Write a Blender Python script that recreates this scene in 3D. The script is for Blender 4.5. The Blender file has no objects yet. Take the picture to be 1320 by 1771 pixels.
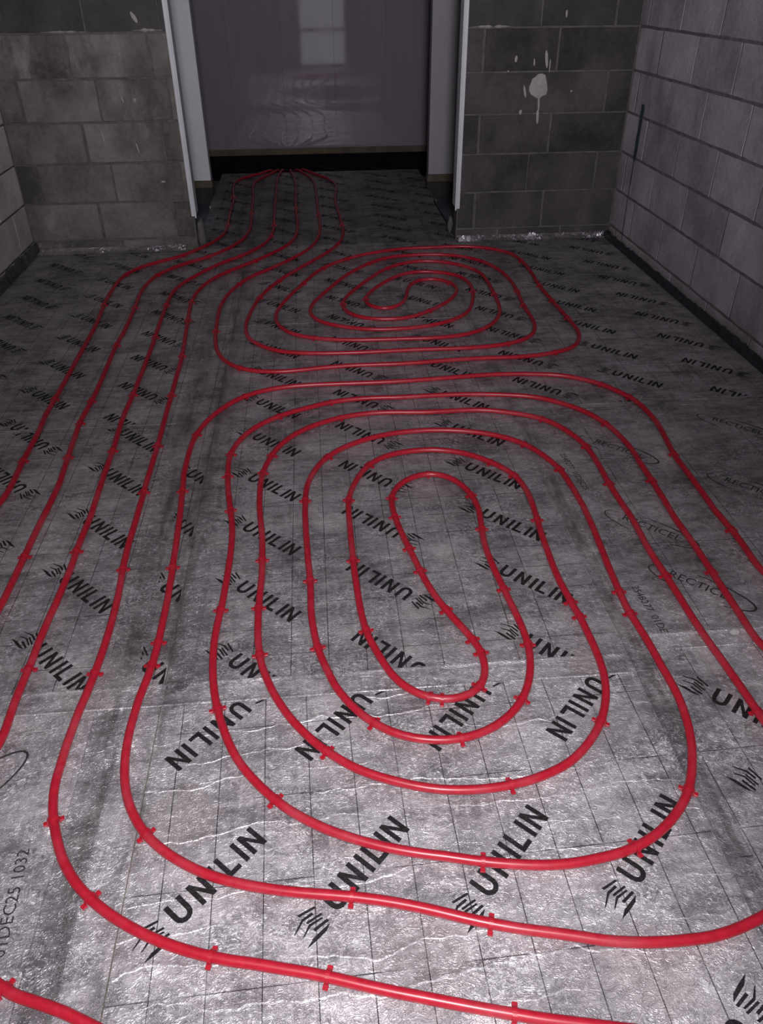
import bpy, bmesh, math, random
from mathutils import Vector, Matrix, noise
random.seed(7)
SC = bpy.context.scene
COL = SC.collection

# ------------------------------------------------------------------ camera, world, lights, exposure
CAM = Vector((0.0, 0.0, 1.443))
FWD = Vector((0.0674421, 0.82535912, -0.56056568))
RGT = Vector((0.99627018, -0.08602093, -0.00679244))
UPV = Vector((0.05382658, 0.55801678, 0.82808211))
cam_data = bpy.data.cameras.new('camera')
cam_data.sensor_fit = 'HORIZONTAL'
cam_data.sensor_width = 36.0
cam_data.lens = 36.0 * 1335.45 / 1320.0
cam_data.shift_y = -23.5 / 1320.0
cam_data.clip_start = 0.02
cam = bpy.data.objects.new('camera', cam_data)
COL.objects.link(cam)
M = Matrix((RGT, UPV, -FWD)).transposed().to_4x4()
M.translation = CAM
cam.matrix_world = M
SC.camera = cam

world = bpy.data.worlds.new('world')
SC.world = world
world.use_nodes = True
world.node_tree.nodes['Background'].inputs[0].default_value = (0.70, 0.68, 0.75, 1)
world.node_tree.nodes['Background'].inputs[1].default_value = 0.02

def lamp(name, kind, loc, target, energy, color, **kw):
    d = bpy.data.lights.new(name, kind)
    d.energy = energy
    d.color = color
    for k, v in kw.items():
        setattr(d, k, v)
    o = bpy.data.objects.new(name, d)
    COL.objects.link(o)
    o.location = loc
    o.rotation_euler = (Vector(target) - Vector(loc)).to_track_quat('-Z', 'Y').to_euler()
    return o

# the torch of the phone that took the picture, and an added fill lamp for the walls behind it
lamp('phone_torch', 'SPOT', (0.0, -0.02, 1.50), (-0.06, 1.05, 0.0), 186.0, (1.0, 0.95, 0.99),
     spot_size=math.radians(94), spot_blend=1.0, shadow_soft_size=0.03)
lamp('fill_lamp', 'SPOT', (0.1, -0.75, 1.80), (0.35, 5.0, 2.75), 520.0, (0.98, 0.94, 1.0),
     spot_size=math.radians(88), spot_blend=1.0, shadow_soft_size=0.22)

SC.view_settings.view_transform = 'Standard'
SC.view_settings.look = 'None'
SC.view_settings.exposure = 0.0
SC.view_settings.gamma = 1.0
SC.view_settings.use_curve_mapping = False
SC.cycles.max_bounces = 6
SC.cycles.sample_clamp_indirect = 3.0

# ------------------------------------------------------------------ node helpers
class NT:
    def __init__(self, name):
        self.m = bpy.data.materials.new(name)
        self.m.use_nodes = True
        self.t = self.m.node_tree
        self.b = self.t.nodes['Principled BSDF']
        self.pos = self.n('ShaderNodeNewGeometry').outputs['Position']
    def n(self, typ, **kw):
        x = self.t.nodes.new(typ)
        for k, v in kw.items():
            setattr(x, k, v)
        return x
    def put(self, sock, v):
        if hasattr(v, 'links') or isinstance(v, bpy.types.NodeSocket):
            self.t.links.new(v, sock)
        else:
            sock.default_value = v
    def math(self, op, a, b=0.0, c=None, clamp=False):
        x = self.n('ShaderNodeMath', operation=op, use_clamp=clamp)
        self.put(x.inputs[0], a)
        self.put(x.inputs[1], b)
        if c is not None:
            self.put(x.inputs[2], c)
        return x.outputs[0]
    def mapped(self, scale, loc=(0, 0, 0), rot=(0, 0, 0), src=None):
        x = self.n('ShaderNodeMapping')
        self.put(x.inputs['Vector'], src or self.pos)
        x.inputs['Scale'].default_value = scale
        x.inputs['Location'].default_value = loc
        x.inputs['Rotation'].default_value = rot
        return x.outputs[0]
    def noise(self, scale, detail=3.0, rough=0.55, vec=None, dist=0.0):
        x = self.n('ShaderNodeTexNoise')
        self.put(x.inputs['Vector'], vec or self.pos)
        x.inputs['Scale'].default_value = scale
        x.inputs['Detail'].default_value = detail
        x.inputs['Roughness'].default_value = rough
        x.inputs['Distortion'].default_value = dist
        return x.outputs['Fac']
    def ramp(self, fac, lo, hi, a=0.0, b=1.0, smooth=False):
        x = self.n('ShaderNodeMapRange', interpolation_type='SMOOTHSTEP' if smooth else 'LINEAR')
        self.put(x.inputs['Value'], fac)
        x.inputs['From Min'].default_value = lo
        x.inputs['From Max'].default_value = hi
        x.inputs['To Min'].default_value = a
        x.inputs['To Max'].default_value = b
        return x.outputs[0]
    def mix(self, fac, a, b, mode='MIX'):
        x = self.n('ShaderNodeMix', data_type='RGBA', blend_type=mode)
        self.put(x.inputs[0], fac)
        self.put(x.inputs[6], a)
        self.put(x.inputs[7], b)
        return x.outputs[2]
    def bump(self, h, strength, dist, normal=None):
        x = self.n('ShaderNodeBump')
        x.inputs['Strength'].default_value = strength
        x.inputs['Distance'].default_value = dist
        self.put(x.inputs['Height'], h)
        if normal is not None:
            self.put(x.inputs['Normal'], normal)
        return x.outputs[0]
    def xyz(self, v=None):
        x = self.n('ShaderNodeSeparateXYZ')
        self.put(x.inputs[0], v or self.pos)
        return x.outputs
    def set(self, **kw):
        for k, v in kw.items():
            self.put(self.b.inputs[k.replace('_', ' ')], v)
        return self.m

def rgb(r, g, b):
    return (r, g, b, 1)

def plain(name, c, rough=0.6, vary=0.25, scale=12.0, bump=0.15, metal=0.0, spec=0.5):
    N = NT(name)
    f = N.noise(scale, 5, 0.6)
    col = N.mix(N.ramp(f, 0.3, 0.7), rgb(*[v * (1 - vary) for v in c]), rgb(*[min(1, v * (1 + vary)) for v in c]))
    N.set(Base_Color=col, Roughness=rough, Metallic=metal, Normal=N.bump(N.noise(scale * 8, 4, 0.6), bump, 0.01))
    N.b.inputs['Specular IOR Level'].default_value = spec
    return N.m

# crinkled foil facing: shared height field so that the print wrinkles with the foil
def foil_height(N, wrinkle):
    X, Y, Z = N.xyz()
    if wrinkle:
        # cross ridges pushed up where the board has been walked on
        w = N.math('ADD', Y, N.math('MULTIPLY', N.math('SUBTRACT', N.noise(1.0, 4, 0.55, N.mapped((3.2, 2.2, 1))), 0.5), 0.16))
        w = N.math('ADD', w, N.math('MULTIPLY', X, -0.045))
        f = N.math('FRACT', N.math('DIVIDE', w, 0.066))
        ridge = N.math('MULTIPLY', N.ramp(f, 0.42, 0.46, 0.0, 1.0, True), N.ramp(f, 0.46, 0.66, 1.0, 0.0, True))
        keep = N.ramp(N.noise(1.0, 3, 0.5, N.mapped((2.4, 9.0, 1), (3.1, 1.7, 0))), 0.45, 0.66, 0.0, 1.0)
        ridge = N.math('MULTIPLY', ridge, keep)
    fine = N.n('ShaderNodeTexNoise')
    N.put(fine.inputs['Vector'], N.mapped((38, 52, 1)))
    fine.inputs['Scale'].default_value = 1.0
    fine.inputs['Detail'].default_value = 3.0
    fine.inputs['Distortion'].default_value = 2.5
    crease = N.ramp(N.math('ABSOLUTE', N.math('SUBTRACT', fine.outputs['Fac'], 0.5)), 0.0, 0.07, 1.0, 0.0)
    h = N.math('MULTIPLY', crease, 0.0007)
    h = N.math('ADD', h, N.math('MULTIPLY', N.noise(11, 4, 0.55, dist=0.8), 0.0055))
    streak = N.noise(1.0, 3, 0.6, N.mapped((150, 14, 1)))
    h = N.math('ADD', h, N.math('MULTIPLY', streak, 0.00035))
    if wrinkle:
        h = N.math('ADD', h, N.math('MULTIPLY', ridge, 0.0026))
    return (h, N.math('MULTIPLY', N.math('MULTIPLY', N.ramp(f, 0.415, 0.44, 0.0, 1.0), N.ramp(f, 0.455, 0.475, 1.0, 0.0)), keep)) if wrinkle else (h, None)

def foil(name, tone, wrinkle, grid=None, dirt=0.5, rough=0.45, metal=0.64):
    N = NT(name)
    big = N.noise(3.1, 6, 0.62)
    mid = N.noise(1.0, 5, 0.65, N.mapped((11, 26, 1)))
    v = N.math('ADD', N.math('MULTIPLY', big, 0.6), N.math('MULTIPLY', mid, 0.5))
    c = N.mix(N.ramp(v, 0.45, 0.66), rgb(tone * .42, tone * .40, tone * .43), rgb(tone * 1.22, tone * 1.19, tone * 1.24))
    # scuffs and fine scratches, mostly along the board
    sc = N.noise(1.0, 5, 0.7, N.mapped((75, 7, 1), (2, 3, 0)))
    c = N.mix(N.ramp(sc, 0.54, 0.72, 0.0, 0.55), c, rgb(tone * 1.45, tone * 1.42, tone * 1.46))
    c = N.mix(N.ramp(sc, 0.30, 0.44, 0.5, 0.0), c, rgb(tone * .38, tone * .36, tone * .39))
    sx = N.noise(1.0, 5, 0.7, N.mapped((9, 60, 1), (7, 1, 0)))
    c = N.mix(N.ramp(sx, 0.55, 0.72, 0.0, 0.4), c, rgb(tone * 1.35, tone * 1.32, tone * 1.36))
    gr_ = N.noise(1.0, 5, 0.7, N.mapped((52, 70, 1), (3, 6, 0)))
    c = N.mix(N.ramp(gr_, 0.30, 0.46, 0.55, 0.0), c, rgb(tone * .40, tone * .385, tone * .41))
    c = N.mix(N.ramp(gr_, 0.56, 0.72, 0.0, 0.45), c, rgb(min(.9, tone * 1.6), min(.9, tone * 1.56), min(.9, tone * 1.62)))
    # fine pale creases where the facing has been scuffed
    sq = N.noise(1.0, 4, 0.6, N.mapped((30, 42, 1), (5, 2, 0)), 1.8)
    line_ = N.ramp(N.math('ABSOLUTE', N.math('SUBTRACT', sq, 0.5)), 0.0, 0.045, 1.0, 0.0)
    gate = N.ramp(N.noise(1.0, 4, 0.6, N.mapped((6, 9, 1), (1, 9, 0))), 0.44, 0.58, 0.0, 0.8)
    c = N.mix(N.math('MULTIPLY', line_, gate), c, rgb(min(.9, tone * 1.75), min(.9, tone * 1.72), min(.9, tone * 1.78)))
    # grime trodden into the joints between boards
    X_ = N.xyz()[0]
    for sx_, wd in ((0.765, 0.035), (-0.53, 0.05), (-0.428, 0.05)):
        near_ = N.ramp(N.math('ABSOLUTE', N.math('SUBTRACT', X_, sx_)), 0.0, wd, 1.0, 0.0)
        gr = N.ramp(N.noise(1.0, 4, 0.65, N.mapped((30, 5, 1), (sx_ * 9, 4, 0))), 0.40, 0.60, 0.0, 0.8)
        c = N.mix(N.math('MULTIPLY', near_, gr), c, rgb(tone * .30, tone * .28, tone * .29))
    # trodden dust: a matt, slightly warm film in patches
    dust = N.ramp(N.noise(4.7, 7, 0.7, N.mapped((1, 1.5, 1), (4.2, 7.7, 0))), 0.50, 0.70, 0.0, dirt)
    c = N.mix(dust, c, rgb(0.36, 0.335, 0.335))
    # pale dried screed smears
    wob = N.math('MULTIPLY', N.math('SUBTRACT', N.noise(26, 5, 0.65), 0.5), 0.10)
    xs, ys, zs = N.xyz()
    for bx, by, br, bs in ((0.625, 1.335, 0.055, 0.9), (0.345, 2.13, 0.075, 0.6), (-0.335, 0.99, 0.085, 0.6), (0.10, 2.44, 0.05, 0.4),
                           (-0.60, 1.36, 0.10, 0.45), (0.34, 1.80, 0.04, 0.5), (0.52, 0.62, 0.09, 0.4), (0.12, 0.66, 0.10, 0.4), (-0.36, 1.93, 0.035, 0.45)):
        dd = N.math('SQRT', N.math('ADD', N.math('POWER', N.math('SUBTRACT', xs, bx), 2.0), N.math('POWER', N.math('SUBTRACT', ys, by), 2.0)))
        c = N.mix(N.ramp(N.math('ADD', dd, wob), br * 0.75, br, bs, 0.0), c, rgb(0.47, 0.435, 0.435))
    sm = N.ramp(N.noise(2.2, 6, 0.6, N.mapped((1, 1, 1), (9.4, 2.3, 0))), 0.64, 0.70, 0.0, 0.55)
    c = N.mix(sm, c, rgb(0.50, 0.47, 0.48))
    if grid:
        X, Y, Z = N.xyz()
        gx, gy, ox, oy, rot = grid
        xr = N.math('ADD', X, N.math('MULTIPLY', Y, rot))
        yr = N.math('SUBTRACT', Y, N.math('MULTIPLY', X, rot))
        def line(c_, step, off):
            f = N.math('FRACT', N.math('DIVIDE', N.math('SUBTRACT', c_, off - 50 * step), step))
            d = N.math('MULTIPLY', N.math('SUBTRACT', 0.5, N.math('ABSOLUTE', N.math('SUBTRACT', f, 0.5))), step)
            return N.ramp(d, 0.0007, 0.0013, 1.0, 0.0)
        lx = line(xr, gx, ox)
        ly = N.math('MULTIPLY', line(yr, gy, oy), N.ramp(N.noise(1.0, 2, 0.5, N.mapped((5, 9, 1), (1, 5, 0))), 0.42, 0.5, 0.15, 1.0))
        lines = N.math('MULTIPLY', N.math('MAXIMUM', lx, ly), N.ramp(N.noise(14, 3, 0.6), 0.3, 0.55, 0.45, 0.95))
        c = N.mix(lines, c, rgb(0.035, 0.032, 0.035))
    r = N.math('ADD', N.ramp(v, 0.35, 0.75, rough + 0.10, rough - 0.06), N.math('MULTIPLY', dust, 0.35), clamp=True)
    me = N.math('MULTIPLY', N.math('SUBTRACT', 1.0, N.math('MAXIMUM', N.math('MULTIPLY', dust, 1.1), sm), clamp=True), metal)
    h, glint = foil_height(N, wrinkle)
    if glint is not None:
        # painted highlight: brighter, shinier colour on the near side of the ridges
        c = N.mix(N.math('MULTIPLY', glint, 0.7), c, rgb(0.86, 0.84, 0.87))
        me = N.math('MAXIMUM', me, N.math('MULTIPLY', glint, 0.6))
        r = N.math('SUBTRACT', r, N.math('MULTIPLY', glint, 0.15))
    N.set(Base_Color=c, Roughness=r, Metallic=me, Normal=N.bump(h, 1.0, 1.0))
    return N.m

def ink(name, wrinkle, c=(0.012, 0.011, 0.013), wear=0.35):
    N = NT(name)
    w = N.ramp(N.noise(1.0, 5, 0.7, N.mapped((90, 130, 1))), 0.52, 0.75, 0.0, wear)
    col = N.mix(w, rgb(*c), rgb(0.12, 0.116, 0.124))
    N.b.inputs['Specular IOR Level'].default_value = 0.2
    N.set(Base_Color=col, Roughness=0.6, Normal=N.bump(foil_height(N, wrinkle)[0], 0.8, 1.0))
    return N.m

def block_mat(name, c1, c2, seed, stain=0.5):
    N = NT(name)
    info = N.n('ShaderNodeObjectInfo')
    f = N.noise(2.6, 6, 0.62, N.mapped((1, 1, 1), (seed, seed * 1.7, seed * .6)))
    g = N.noise(38, 5, 0.7)
    v = N.math('ADD', N.math('MULTIPLY', f, 0.75), N.math('MULTIPLY', info.outputs['Random'], 0.15))
    v = N.math('ADD', v, N.math('MULTIPLY', N.math('SUBTRACT', g, 0.5), 0.25))
    c = N.mix(N.ramp(v, 0.30, 0.62), rgb(*c1), rgb(*c2))
    # cement smears and damp marks
    s = N.ramp(N.noise(1.0, 6, 0.68, N.mapped((5.0, 5.0, 2.2), (seed * 3, 1, 2))), 0.56, 0.74, 0.0, stain)
    c = N.mix(s, c, rgb(*[min(1, v_ * 1.7) for v_ in c2]))
    d = N.ramp(N.noise(1.0, 5, 0.6, N.mapped((3.2, 3.2, 1.2), (seed, 8, 5))), 0.55, 0.72, 0.0, 0.55)
    c = N.mix(d, c, rgb(*[v_ * 0.55 for v_ in c1]))
    h = N.math('ADD', N.math('MULTIPLY', g, 0.004), N.math('MULTIPLY', N.noise(160, 3, 0.7), 0.0016))
    N.set(Base_Color=c, Roughness=0.92, Normal=N.bump(h, 0.9, 1.0))
    N.b.inputs['Specular IOR Level'].default_value = 0.25
    return N.m

GRID_LOW = (0.0967, 0.188, -0.0455, 0.6505, 0.028)
GRID_UP = (0.0967, 0.0967, -0.119, 1.727, 0.0)
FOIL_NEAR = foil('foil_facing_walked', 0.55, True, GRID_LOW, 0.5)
FOIL_UP = foil('foil_facing_gridded', 0.43, False, GRID_UP, 0.5)  # darker than the near boards: light fall-off put into the tone
FOIL_HALL = foil('foil_facing_hall_shade', 0.30, False, GRID_UP, 0.25)  # darker tone paints in the dim light of the hall
FOIL_SIDE = foil('foil_facing_near_lit', 0.54, False, (0.0967, 0.188, -0.0455, 0.6505, 0.028), 0.5)  # lighter tone paints in the stronger light close to the camera
FOIL_LOT = foil('foil_facing_lot', 0.54, False, None, 0.5)  # near board too, its stronger light put into the tone
FOIL_PLAIN = foil('foil_facing_plain', 0.40, False, (0.29, 0.5, 0.12, 0.3, 0.0), 0.5)
FOIL_TAPE = foil('foil_tape', 0.40, False, None, 0.35, 0.36)
FOIL_DULL = foil('foil_dull', 0.16, False, None, 0.2, 0.3, 0.8)
FOIL_CRINKLE = foil('foil_crinkled', 0.75, False, None, 0.25, 0.25, 0.9)
INK_NEAR = ink('black_print_walked', True)
INK_UP = ink('black_print', False, wear=0.3)
INK_GREY = ink('grey_print', False, (0.03, 0.029, 0.031), 0.6)
EDGE_PIR = plain('board_core', (0.30, 0.27, 0.20), 0.9)
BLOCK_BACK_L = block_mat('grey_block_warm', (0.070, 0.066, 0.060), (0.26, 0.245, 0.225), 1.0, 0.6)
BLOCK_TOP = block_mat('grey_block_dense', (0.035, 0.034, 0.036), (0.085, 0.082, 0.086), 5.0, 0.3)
BLOCK_BACK_R = block_mat('grey_block_shaded', (0.032, 0.030, 0.031), (0.108, 0.099, 0.105), 2.0, 0.35)  # tone lowered to stand in for weaker light right of the opening
BLOCK_RIGHT = block_mat('grey_block_smooth', (0.27, 0.25, 0.272), (0.56, 0.522, 0.56), 3.0, 0.15)  # tone raised to stand in for more light on this wall
BLOCK_LEFT = block_mat('grey_block_lit', (0.36, 0.345, 0.345), (0.72, 0.69, 0.69), 4.0, 0.5)  # pale tone makes up for light missing on the left wall
MORTAR = plain('mortar', (0.125, 0.118, 0.117), 0.95, 0.3, 20, 0.4, spec=0.2)
MORTAR_D = plain('mortar_dark', (0.17, 0.157, 0.168), 0.95, 0.3, 20, 0.4, spec=0.2)
DPM_BLUE = plain('blue_membrane', (0.10, 0.125, 0.145), 0.45, 0.3, 6, 0.2)
CONCRETE = plain('concrete', (0.14, 0.135, 0.13), 0.9)
BLACK_POLY = plain('black_polythene', (0.025, 0.028, 0.034), 0.30, 0.3, 30, 0.3)
BLACK_MATT = plain('black_gap_shade', (0.006, 0.005, 0.007), 0.9, spec=0.1)  # near-black colour paints the shade in the gap under the panels
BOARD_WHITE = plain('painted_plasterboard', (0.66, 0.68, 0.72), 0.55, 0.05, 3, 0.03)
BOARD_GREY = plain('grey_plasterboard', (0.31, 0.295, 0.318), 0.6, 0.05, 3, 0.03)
BEAD = plain('white_bead', (0.62, 0.63, 0.66), 0.35, 0.05, 10, 0.05)
TIMBER = plain('dark_timber', (0.11, 0.085, 0.06), 0.8, 0.35, 9, 0.3)
TIMBER_D = plain('shaded_timber_packer', (0.03, 0.027, 0.028), 0.9, 0.3, 9, 0.3)  # dark tone stands in for the shadowed recess under the sole plates
PLASTER = plain('white_plaster', (0.40, 0.385, 0.385), 0.9, 0.15, 40, 0.4)
CEIL = plain('ceiling_board', (0.32, 0.31, 0.32), 0.9, 0.05)
MARK_BLUE = plain('blue_paint_mark', (0.035, 0.055, 0.075), 0.8, 0.3, 30)
FRAME = plain('pale_door_frame', (0.4, 0.4, 0.42), 0.4, 0.05)

def panel_mat():
    N = NT('glossy_wall_panel')
    f = N.noise(1.0, 4, 0.6, N.mapped((9, 1, 1.2)))
    c = N.mix(N.ramp(f, 0.3, 0.7), rgb(0.225, 0.198, 0.23), rgb(0.255, 0.225, 0.258))
    N.set(Base_Color=c, Roughness=N.ramp(f, 0.3, 0.7, 0.025, 0.06), Normal=N.bump(N.noise(1.3, 2, 0.5), 0.02, 0.02))
    N.b.inputs['Specular IOR Level'].default_value = 0.5
    return N.m
PANEL = panel_mat()

def pipe_mat():
    N = NT('red_pipe_plastic')
    f = N.noise(60, 4, 0.6)
    dust = N.ramp(N.noise(7, 5, 0.65), 0.5, 0.75, 0.0, 0.22)
    c = N.mix(N.ramp(f, 0.3, 0.7), rgb(0.33, 0.007, 0.020), rgb(0.42, 0.012, 0.029))
    c = N.mix(dust, c, rgb(0.42, 0.15, 0.18))
    N.set(Base_Color=c, Roughness=0.34)
    return N.m
PIPE = pipe_mat()
CLIP = plain('red_clip_plastic', (0.36, 0.008, 0.022), 0.4, 0.12, 40, 0.05)

def glow_mat():
    N = NT('daylit_obscured_glass')
    e = N.n('ShaderNodeEmission')
    f = N.noise(1.6, 3, 0.5, N.mapped((2.2, 1, 1.1), (2.0, 0, 0.4)))
    N.put(e.inputs['Color'], N.mix(f, rgb(0.75, 0.76, 0.82), rgb(0.98, 0.98, 1.0)))
    e.inputs['Strength'].default_value = 1.6
    N.t.links.new(e.outputs[0], N.t.nodes['Material Output'].inputs['Surface'])
    return N.m
DAYGLASS = glow_mat()

# ------------------------------------------------------------------ object helpers
def link(name, me, parent=None, mat=None):
    o = bpy.data.objects.new(name, me)
    COL.objects.link(o)
    if parent is not None:
        o.parent = parent
    if mat is not None and len(me.materials) == 0:
        me.materials.append(mat)
    return o

def from_bm(bm, name, mat, parent=None, smooth=False):
    me = bpy.data.meshes.new(name)
    bmesh.ops.recalc_face_normals(bm, faces=bm.faces)
    bm.to_mesh(me)
    bm.free()
    if smooth:
        for p in me.polygons:
            p.use_smooth = True
    return link(name, me, parent, mat)

def add_box(bm, x0, x1, y0, y1, z0, z1, bevel=0.0, jit=0.0):
    r = bmesh.ops.create_cube(bm, size=1.0)
    vs = r['verts']
    for v in vs:
        v.co = Vector(((x0 + x1) / 2 + v.co.x * (x1 - x0), (y0 + y1) / 2 + v.co.y * (y1 - y0), (z0 + z1) / 2 + v.co.z * (z1 - z0)))
        if jit:
            v.co += Vector((random.uniform(-jit, jit), random.uniform(-jit, jit), random.uniform(-jit, jit)))
    if bevel:
        es = list({e for v in vs for e in v.link_edges})
        bmesh.ops.bevel(bm, geom=es, offset=bevel, segments=1, affect='EDGES', profile=0.5)

def box(name, mat, b, parent=None, bevel=0.0, kind=None):
    bm = bmesh.new()
    add_box(bm, *b, bevel=bevel)
    o = from_bm(bm, name, mat, parent)
    if kind:
        o['kind'] = kind
    return o

def thing(o, label, cat, group=None):
    o['label'] = label
    o['category'] = cat
    if group:
        o['group'] = group
    return o

# ------------------------------------------------------------------ dimensions (metres; z = 0 is the top of the insulation)
XL, XR, YB = -1.772, 1.957, 5.115
OL, OR = -0.748, 0.918
C1, CH = 0.066, 0.225
ZF = -0.06
YREAR = -1.0
CEILZ = 2.42
YH, YFAR = 6.5, 8.0

# ------------------------------------------------------------------ floor: slab, membrane, insulation boards
bm = bmesh.new()
add_box(bm, XL - .1, XR + .1, YREAR - .1, 7.37, ZF - .32, ZF)
add_box(bm, XL - .1, XR + .1, 7.37, YFAR + .4, ZF - .32, ZF - .25)  # slab dropped here to keep the gap under the panels dark
floor = from_bm(bm, 'floor', DPM_BLUE)
floor['kind'] = 'structure'

def insulation(b, mat):
    bm = bmesh.new()
    add_box(bm, b[0], b[1], b[2], b[3], ZF + .002, 0.0, bevel=0.0010)
    o = from_bm(bm, 'insulation_board', mat, floor)
    o.data.materials.append(EDGE_PIR)
    for p in o.data.polygons:
        if abs(p.normal.z) < 0.5:
            p.material_index = 1
    return o

G = 0.0008
STRIP0, STRIP1, SEAMR, SEAMY = -0.530, -0.428, 0.765, 1.325
XEL, XER = -1.742, 1.905
boards = {}
def B(key, x0, x1, y0, y1, mat):
    boards[key] = (insulation((x0 + G, x1 - G, y0 + G, y1 - G), mat), (x0, x1, y0, y1))
B('near', STRIP1, SEAMR, 0.12, SEAMY, FOIL_NEAR)
B('rear', STRIP1, SEAMR, YREAR + .02, 0.12, FOIL_NEAR)
B('centre', STRIP1, SEAMR, SEAMY, 3.725, FOIL_UP)
B('centre_far', STRIP1, SEAMR, 3.725, 5.07, FOIL_UP)
B('strip', STRIP0, STRIP1, SEAMY, 3.725, FOIL_PLAIN)
B('strip_far', STRIP0, STRIP1, 3.725, 5.07, FOIL_PLAIN)
B('left_near', XEL, STRIP1, YREAR + .02, SEAMY, FOIL_LOT)
B('left_mid', XEL, STRIP0, SEAMY, 2.72, FOIL_UP)
B('left_far', XEL, STRIP0, 2.72, 5.07, FOIL_UP)
B('right_near', SEAMR, XER, YREAR + .02, 1.39, FOIL_SIDE)
B('right_mid', SEAMR, XER, 1.39, 2.70, FOIL_PLAIN)
B('right_far', SEAMR, XER, 2.70, 5.07, FOIL_UP)
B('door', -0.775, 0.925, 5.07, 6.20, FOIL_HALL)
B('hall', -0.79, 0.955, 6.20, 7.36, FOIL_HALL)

# foil tapes over the joints
def tape(x0, x1, y0, y1, wob=0.004, n=40, z=0.0012, mat=None):
    bm = bmesh.new()
    along_y = (y1 - y0) > (x1 - x0)
    rows = []
    US = (0, .035, .08, .25, .5, .75, .92, .965, 1)
    for i in range(n + 1):
        t = i / n
        row = []
        for s, u in enumerate(US):
            e = (random.uniform(-wob, wob) * .3 if s in (0, 1, 2, 6, 7, 8) else 0)
            h = z + (random.uniform(.0008, .0030) if s in (1, 7) else random.uniform(0, 0.0012) if s in (3, 4, 5) else 0.0)
            if along_y:
                row.append(bm.verts.new((x0 + (x1 - x0) * u + e, y0 + (y1 - y0) * t, h)))
            else:
                row.append(bm.verts.new((x0 + (x1 - x0) * t, y0 + (y1 - y0) * u + e, h)))
        rows.append(row)
    for a, b in zip(rows, rows[1:]):
        for s in range(8):
            bm.faces.new((a[s], a[s + 1], b[s + 1], b[s]))
    o = from_bm(bm, 'joint_tape', mat or FOIL_TAPE, floor, True)
    if o.data.polygons[0].normal.z < 0:
        o.data.flip_normals()
    return o
tape(STRIP0 - .05, STRIP0 + .025, 0.0, 5.06, n=120)
tape(STRIP1 + .004, STRIP1 + .072, 1.33, 5.06, n=90, z=.0014)
tape(SEAMR - .03, SEAMR + .03, 0.0, 5.06, n=120, mat=FOIL_PLAIN)
tape(-1.70, 0.74, SEAMY - .035, SEAMY + .035, n=60, z=.0018, mat=FOIL_LOT)
tape(0.80, 1.88, 1.36, 1.42, n=30, mat=FOIL_LOT)
tape(0.80, 1.88, 2.675, 2.725, n=30, mat=FOIL_PLAIN)

# ------------------------------------------------------------------ print on the boards
S = 0.0102
def strokes():
    P = []
    v0, v1 = -0.0412, 0.0108
    def q(*p): P.append(p)
    def bar(u): q((u, v0), (u + S, v0), (u + S, v1), (u, v1))
    # U
    uL, uR = 0.0185, 0.0565
    q((uL, -0.022), (uL + S, -0.022), (uL + S, v1), (uL, v1))
    q((uR - S, -0.022), (uR, -0.022), (uR, v1), (uR - S, v1))
    cx, rx, ry = (uL + uR) / 2, (uR - uL) / 2, 0.0192
    n = 7
    for i in range(n):
        a, b = math.pi + math.pi * i / n, math.pi + math.pi * (i + 1) / n
        q((cx + rx * math.cos(a), -0.022 + ry * math.sin(a)), (cx + rx * math.cos(b), -0.022 + ry * math.sin(b)),
          (cx + (rx - S) * math.cos(b), -0.022 + (ry - S) * math.sin(b)), (cx + (rx - S) * math.cos(a), -0.022 + (ry - S) * math.sin(a)))
    def letter_n(u, w):
        bar(u); bar(u + w - S)
        q((u, v1), (u + S * 0.9, v1), (u + w, v0), (u + w - S * 0.9, v0))
    letter_n(0.0705, 0.036)
    bar(0.1192)
    bar(0.1395); q((0.1395, v0), (0.170, v0), (0.170, v0 + S), (0.1395, v0 + S))
    bar(0.1815)
    letter_n(0.2005, 0.037)
    # six bar emblem
    q((0.000, -0.0017), (0.000, 0.0034), (-0.033, 0.0160), (-0.033, 0.0105))
    q((-0.0118, -0.0066), (-0.0110, -0.0010), (-0.033, 0.0042), (-0.0335, -0.0010))
    q((-0.033, 0.0042), (-0.0335, -0.0010), (-0.0610, -0.0066), (-0.0630, -0.0052))
    q((-0.0010, -0.0196), (-0.0010, -0.0150), (-0.032, -0.0052), (-0.032, -0.0102))
    q((-0.0050, -0.0255), (-0.0060, -0.0215), (-0.031, -0.0125), (-0.0320, -0.0175))
    q((-0.031, -0.0125), (-0.0320, -0.0175), (-0.0520, -0.0218), (-0.0555, -0.0205))
    q((-0.0012, -0.0366), (-0.0016, -0.0310), (-0.032, -0.0244), (-0.0327, -0.0302))
    q((-0.0037, -0.0404), (-0.0170, -0.0455), (-0.0380, -0.0440), (-0.0286, -0.0372))
    q((-0.0286, -0.0372), (-0.0380, -0.0440), (-0.0640, -0.0400), (-0.0428, -0.0354))
    return P
STROKES = strokes()

def clip_poly(poly, b):
    for axis, lim, sg in ((0, b[0], 1), (0, b[1], -1), (1, b[2], 1), (1, b[3], -1)):
        out = []
        for i in range(len(poly)):
            p, q = poly[i], poly[(i + 1) % len(poly)]
            dp, dq = (p[axis] - lim) * sg, (q[axis] - lim) * sg
            if dp >= 0:
                out.append(p)
            if (dp >= 0) != (dq >= 0):
                t = dp / (dp - dq)
                out.append((p[0] + (q[0] - p[0]) * t, p[1] + (q[1] - p[1]) * t))
        poly = out
        if len(poly) < 3:
            return None
    return poly

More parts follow.
